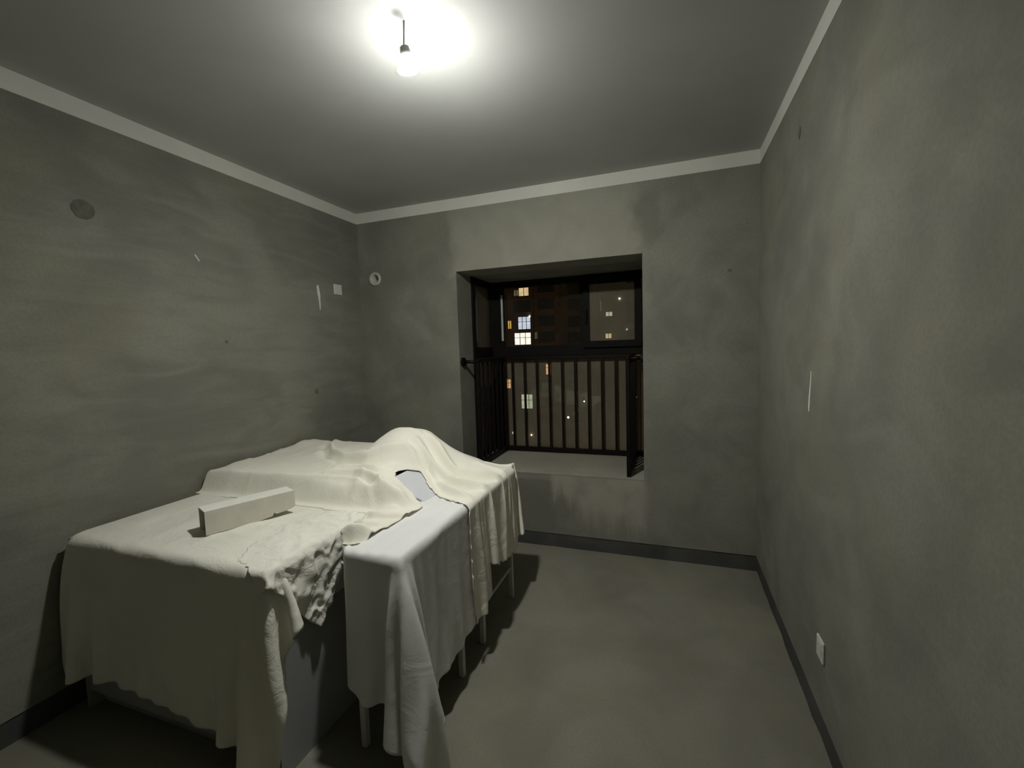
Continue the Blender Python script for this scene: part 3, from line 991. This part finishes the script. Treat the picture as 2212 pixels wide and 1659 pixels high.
# ------------------------------------------------------------------ the night outside
def lit(name, rgb, st):
    M[name] = emissive(name, rgb, st)
lit('lit_warm', (1.0, 0.72, 0.38), 0.75)
lit('lit_white', (1.0, 0.93, 0.80), 1.3)
lit('lit_cool', (0.80, 0.88, 1.0), 0.8)
lit('lit_amber', (1.0, 0.62, 0.16), 0.6)
lit('lit_orange', (1.0, 0.55, 0.24), 0.9)
lit('lit_green', (0.85, 0.95, 0.65), 0.6)
lit('lit_dim', (0.9, 0.72, 0.45), 0.12)
lit('lit_point', (1.0, 0.95, 0.8), 3.0)
YA = 80.0
apt = tag(empty('apartment_building', (-28, YA, -40)), 'dark brown apartment block at night with several lit windows', 'building')
def fpart(name, b, mat, parent, root=None):
    o = box(name, b, mat, parent)
    rt = root or parent
    o.matrix_parent_inverse = Matrix.Translation(-rt.location)
    return o
fpart('facade_wall', (-46, -19.2, YA, YA + 12, -40, 26), 'facade', apt)
fpart('facade_wall', (-19.2, -13.2, YA + 2.5, YA + 12, -40, 26), 'facade', apt)
for x0, x1 in ((-33.0, -32.4), (-24.2, -23.9), (-19.6, -19.1)):
    fpart('pilaster', (x0, x1, YA - 0.5, YA, -40, 26), 'facade', apt)
def facade_window(root, x0, x1, z0, z1, y, mat, cols=(0.33, 0.67), rows=(0.62,)):
    w, hgt = x1 - x0, z1 - z0
    f = 0.10
    fr = boxes('window', [(x0 - f, x0, y - 0.12, y, z0 - f, z1 + f), (x1, x1 + f, y - 0.12, y, z0 - f, z1 + f),
                          (x0, x1, y - 0.12, y, z0 - f, z0), (x0, x1, y - 0.12, y, z1, z1 + f)]
               + [(x0 + w * c - 0.05, x0 + w * c + 0.05, y - 0.12, y, z0, z1) for c in cols]
               + [(x0, x1, y - 0.11, y - 0.01, z0 + hgt * r - 0.04, z0 + hgt * r + 0.04) for r in rows], 'alu', root)
    fr.matrix_parent_inverse = Matrix.Translation(-root.location)
    p = box('pane', (x0, x1, y - 0.05, y - 0.03, z0, z1), mat, fr)
    return fr
lits = [(-27.6, -26.7, 11.6, 12.7, 'lit_dim'), (-26.6, -24.7, 11.5, 13.0, 'lit_warm'), (-26.9, -24.5, 5.3, 7.6, 'lit_cool'),
        (-27.7, -24.5, 2.4, 4.6, 'lit_white'), (-29.0, -28.3, 5.5, 7.0, 'lit_amber'), (-23.7, -23.2, 3.4, 4.6, 'lit_dim'),
        (-21.7, -20.8, -3.3, -1.2, 'lit_orange'), (-29.9, -28.8, -5.9, -4.2, 'lit_orange'), (-26.7, -24.5, -9.8, -7.1, 'lit_green')]
for x0, x1, z0, z1, mname in lits:
    facade_window(apt, x0, x1, z0, z1, YA, mname, (0.5,) if x1 - x0 < 2 else (0.33, 0.67), (0.6,) if z1 - z0 > 1.6 else ())
# unlit windows and balconies of the other flats
for z0 in (-12.6, -9.6, -6.5, -3.4, -0.5, 2.5, 5.5, 8.6, 11.6, 14.6):
    for x0, x1 in ((-44, -41.5), (-39.5, -36.5), (-31.9, -30.4), (-27.6, -24.6), (-22.8, -20.2)):
        if any(abs(l[2] - z0) < 1.5 and l[0] < x1 + 0.3 and l[1] > x0 - 0.3 for l in lits):
            continue
        facade_window(apt, x0, x1, z0, z0 + 1.9, YA, 'dark_pane', (0.5,), ())
    fpart('balcony', (-23.3, -19.6, YA - 1.3, YA, z0 - 0.85, z0 + 0.1), 'facade', apt)
    facade_window(apt, -17.8, -15.2, z0, z0 + 1.8, YA + 2.5, 'dark_pane', (0.5,), ())
# small lights on the block
def spot(root, x, z, y, r, mat):
    r *= 0.62
    bm = bmesh.new()
    bm_lathe(bm, [(r * 0.35, -r), (r * 0.8, -r * 0.6), (r, 0), (r * 0.8, r * 0.6), (r * 0.35, r)], 10, Matrix.Translation((x, y - r - 0.02, z)))
    o = finish('facade_light', bm, mat, root)
    o.matrix_parent_inverse = Matrix.Translation(-root.location)
for x, z, r, mname in ((-18.9, 1.4, 0.16, 'lit_cool'), (-20.7, 1.6, 0.3, 'lit_amber'), (-28.7, 1.5, 0.2, 'lit_amber'), (-28.6, -14.6, 0.35, 'lit_green'),
                       (-24.9, -14.9, 0.25, 'lit_point'), (-17.6, -11.3, 0.33, 'lit_point'), (-14.6, -8.3, 0.22, 'lit_point'), (-24.6, 7.6, 0.3, 'lit_point')):
    spot(apt, x, z, YA - (0 if x < -19.5 else 0.2), r, mname)
YC = 105.0
k = YC / YA
tow = tag(empty('apartment_tower', (-6, YC, -45)), 'grey apartment tower behind the brown block with tiny lit windows', 'building')
fpart('facade_wall', (-24, 22, YC, YC + 14, -45, 30), 'facade2', tow)
for x0, x1, z0, z1, mname in ((-10.5, -9.4, 6.9, 7.6, 'lit_green'), (-10.6, -9.6, 3.0, 3.8, 'lit_warm'), (-11.7, -11.3, 7.9, 9.7, 'lit_dim')):
    cz = CAM_H
    facade_window(tow, x0 * k, x1 * k, cz + (z0 - cz) * k, cz + (z1 - cz) * k, YC, mname, (0.5,), ())
for z0 in range(-30, 24, 3):
    for x0 in (-9.0, -5.2, -1.4, 2.4):
        facade_window(tow, x0, x0 + 1.8, z0 + 0.9, z0 + 2.3, YC, 'dark_pane', (0.5,), ())
for x, z, r, mname in ((-8.1, 9.8, 0.35, 'lit_point'), (-6.9, 4.4, 0.35, 'lit_green'), (-5.5, -7.5, 0.25, 'lit_green')):
    spot(tow, x * k, CAM_H + (z - CAM_H) * k, YC, r, mname)
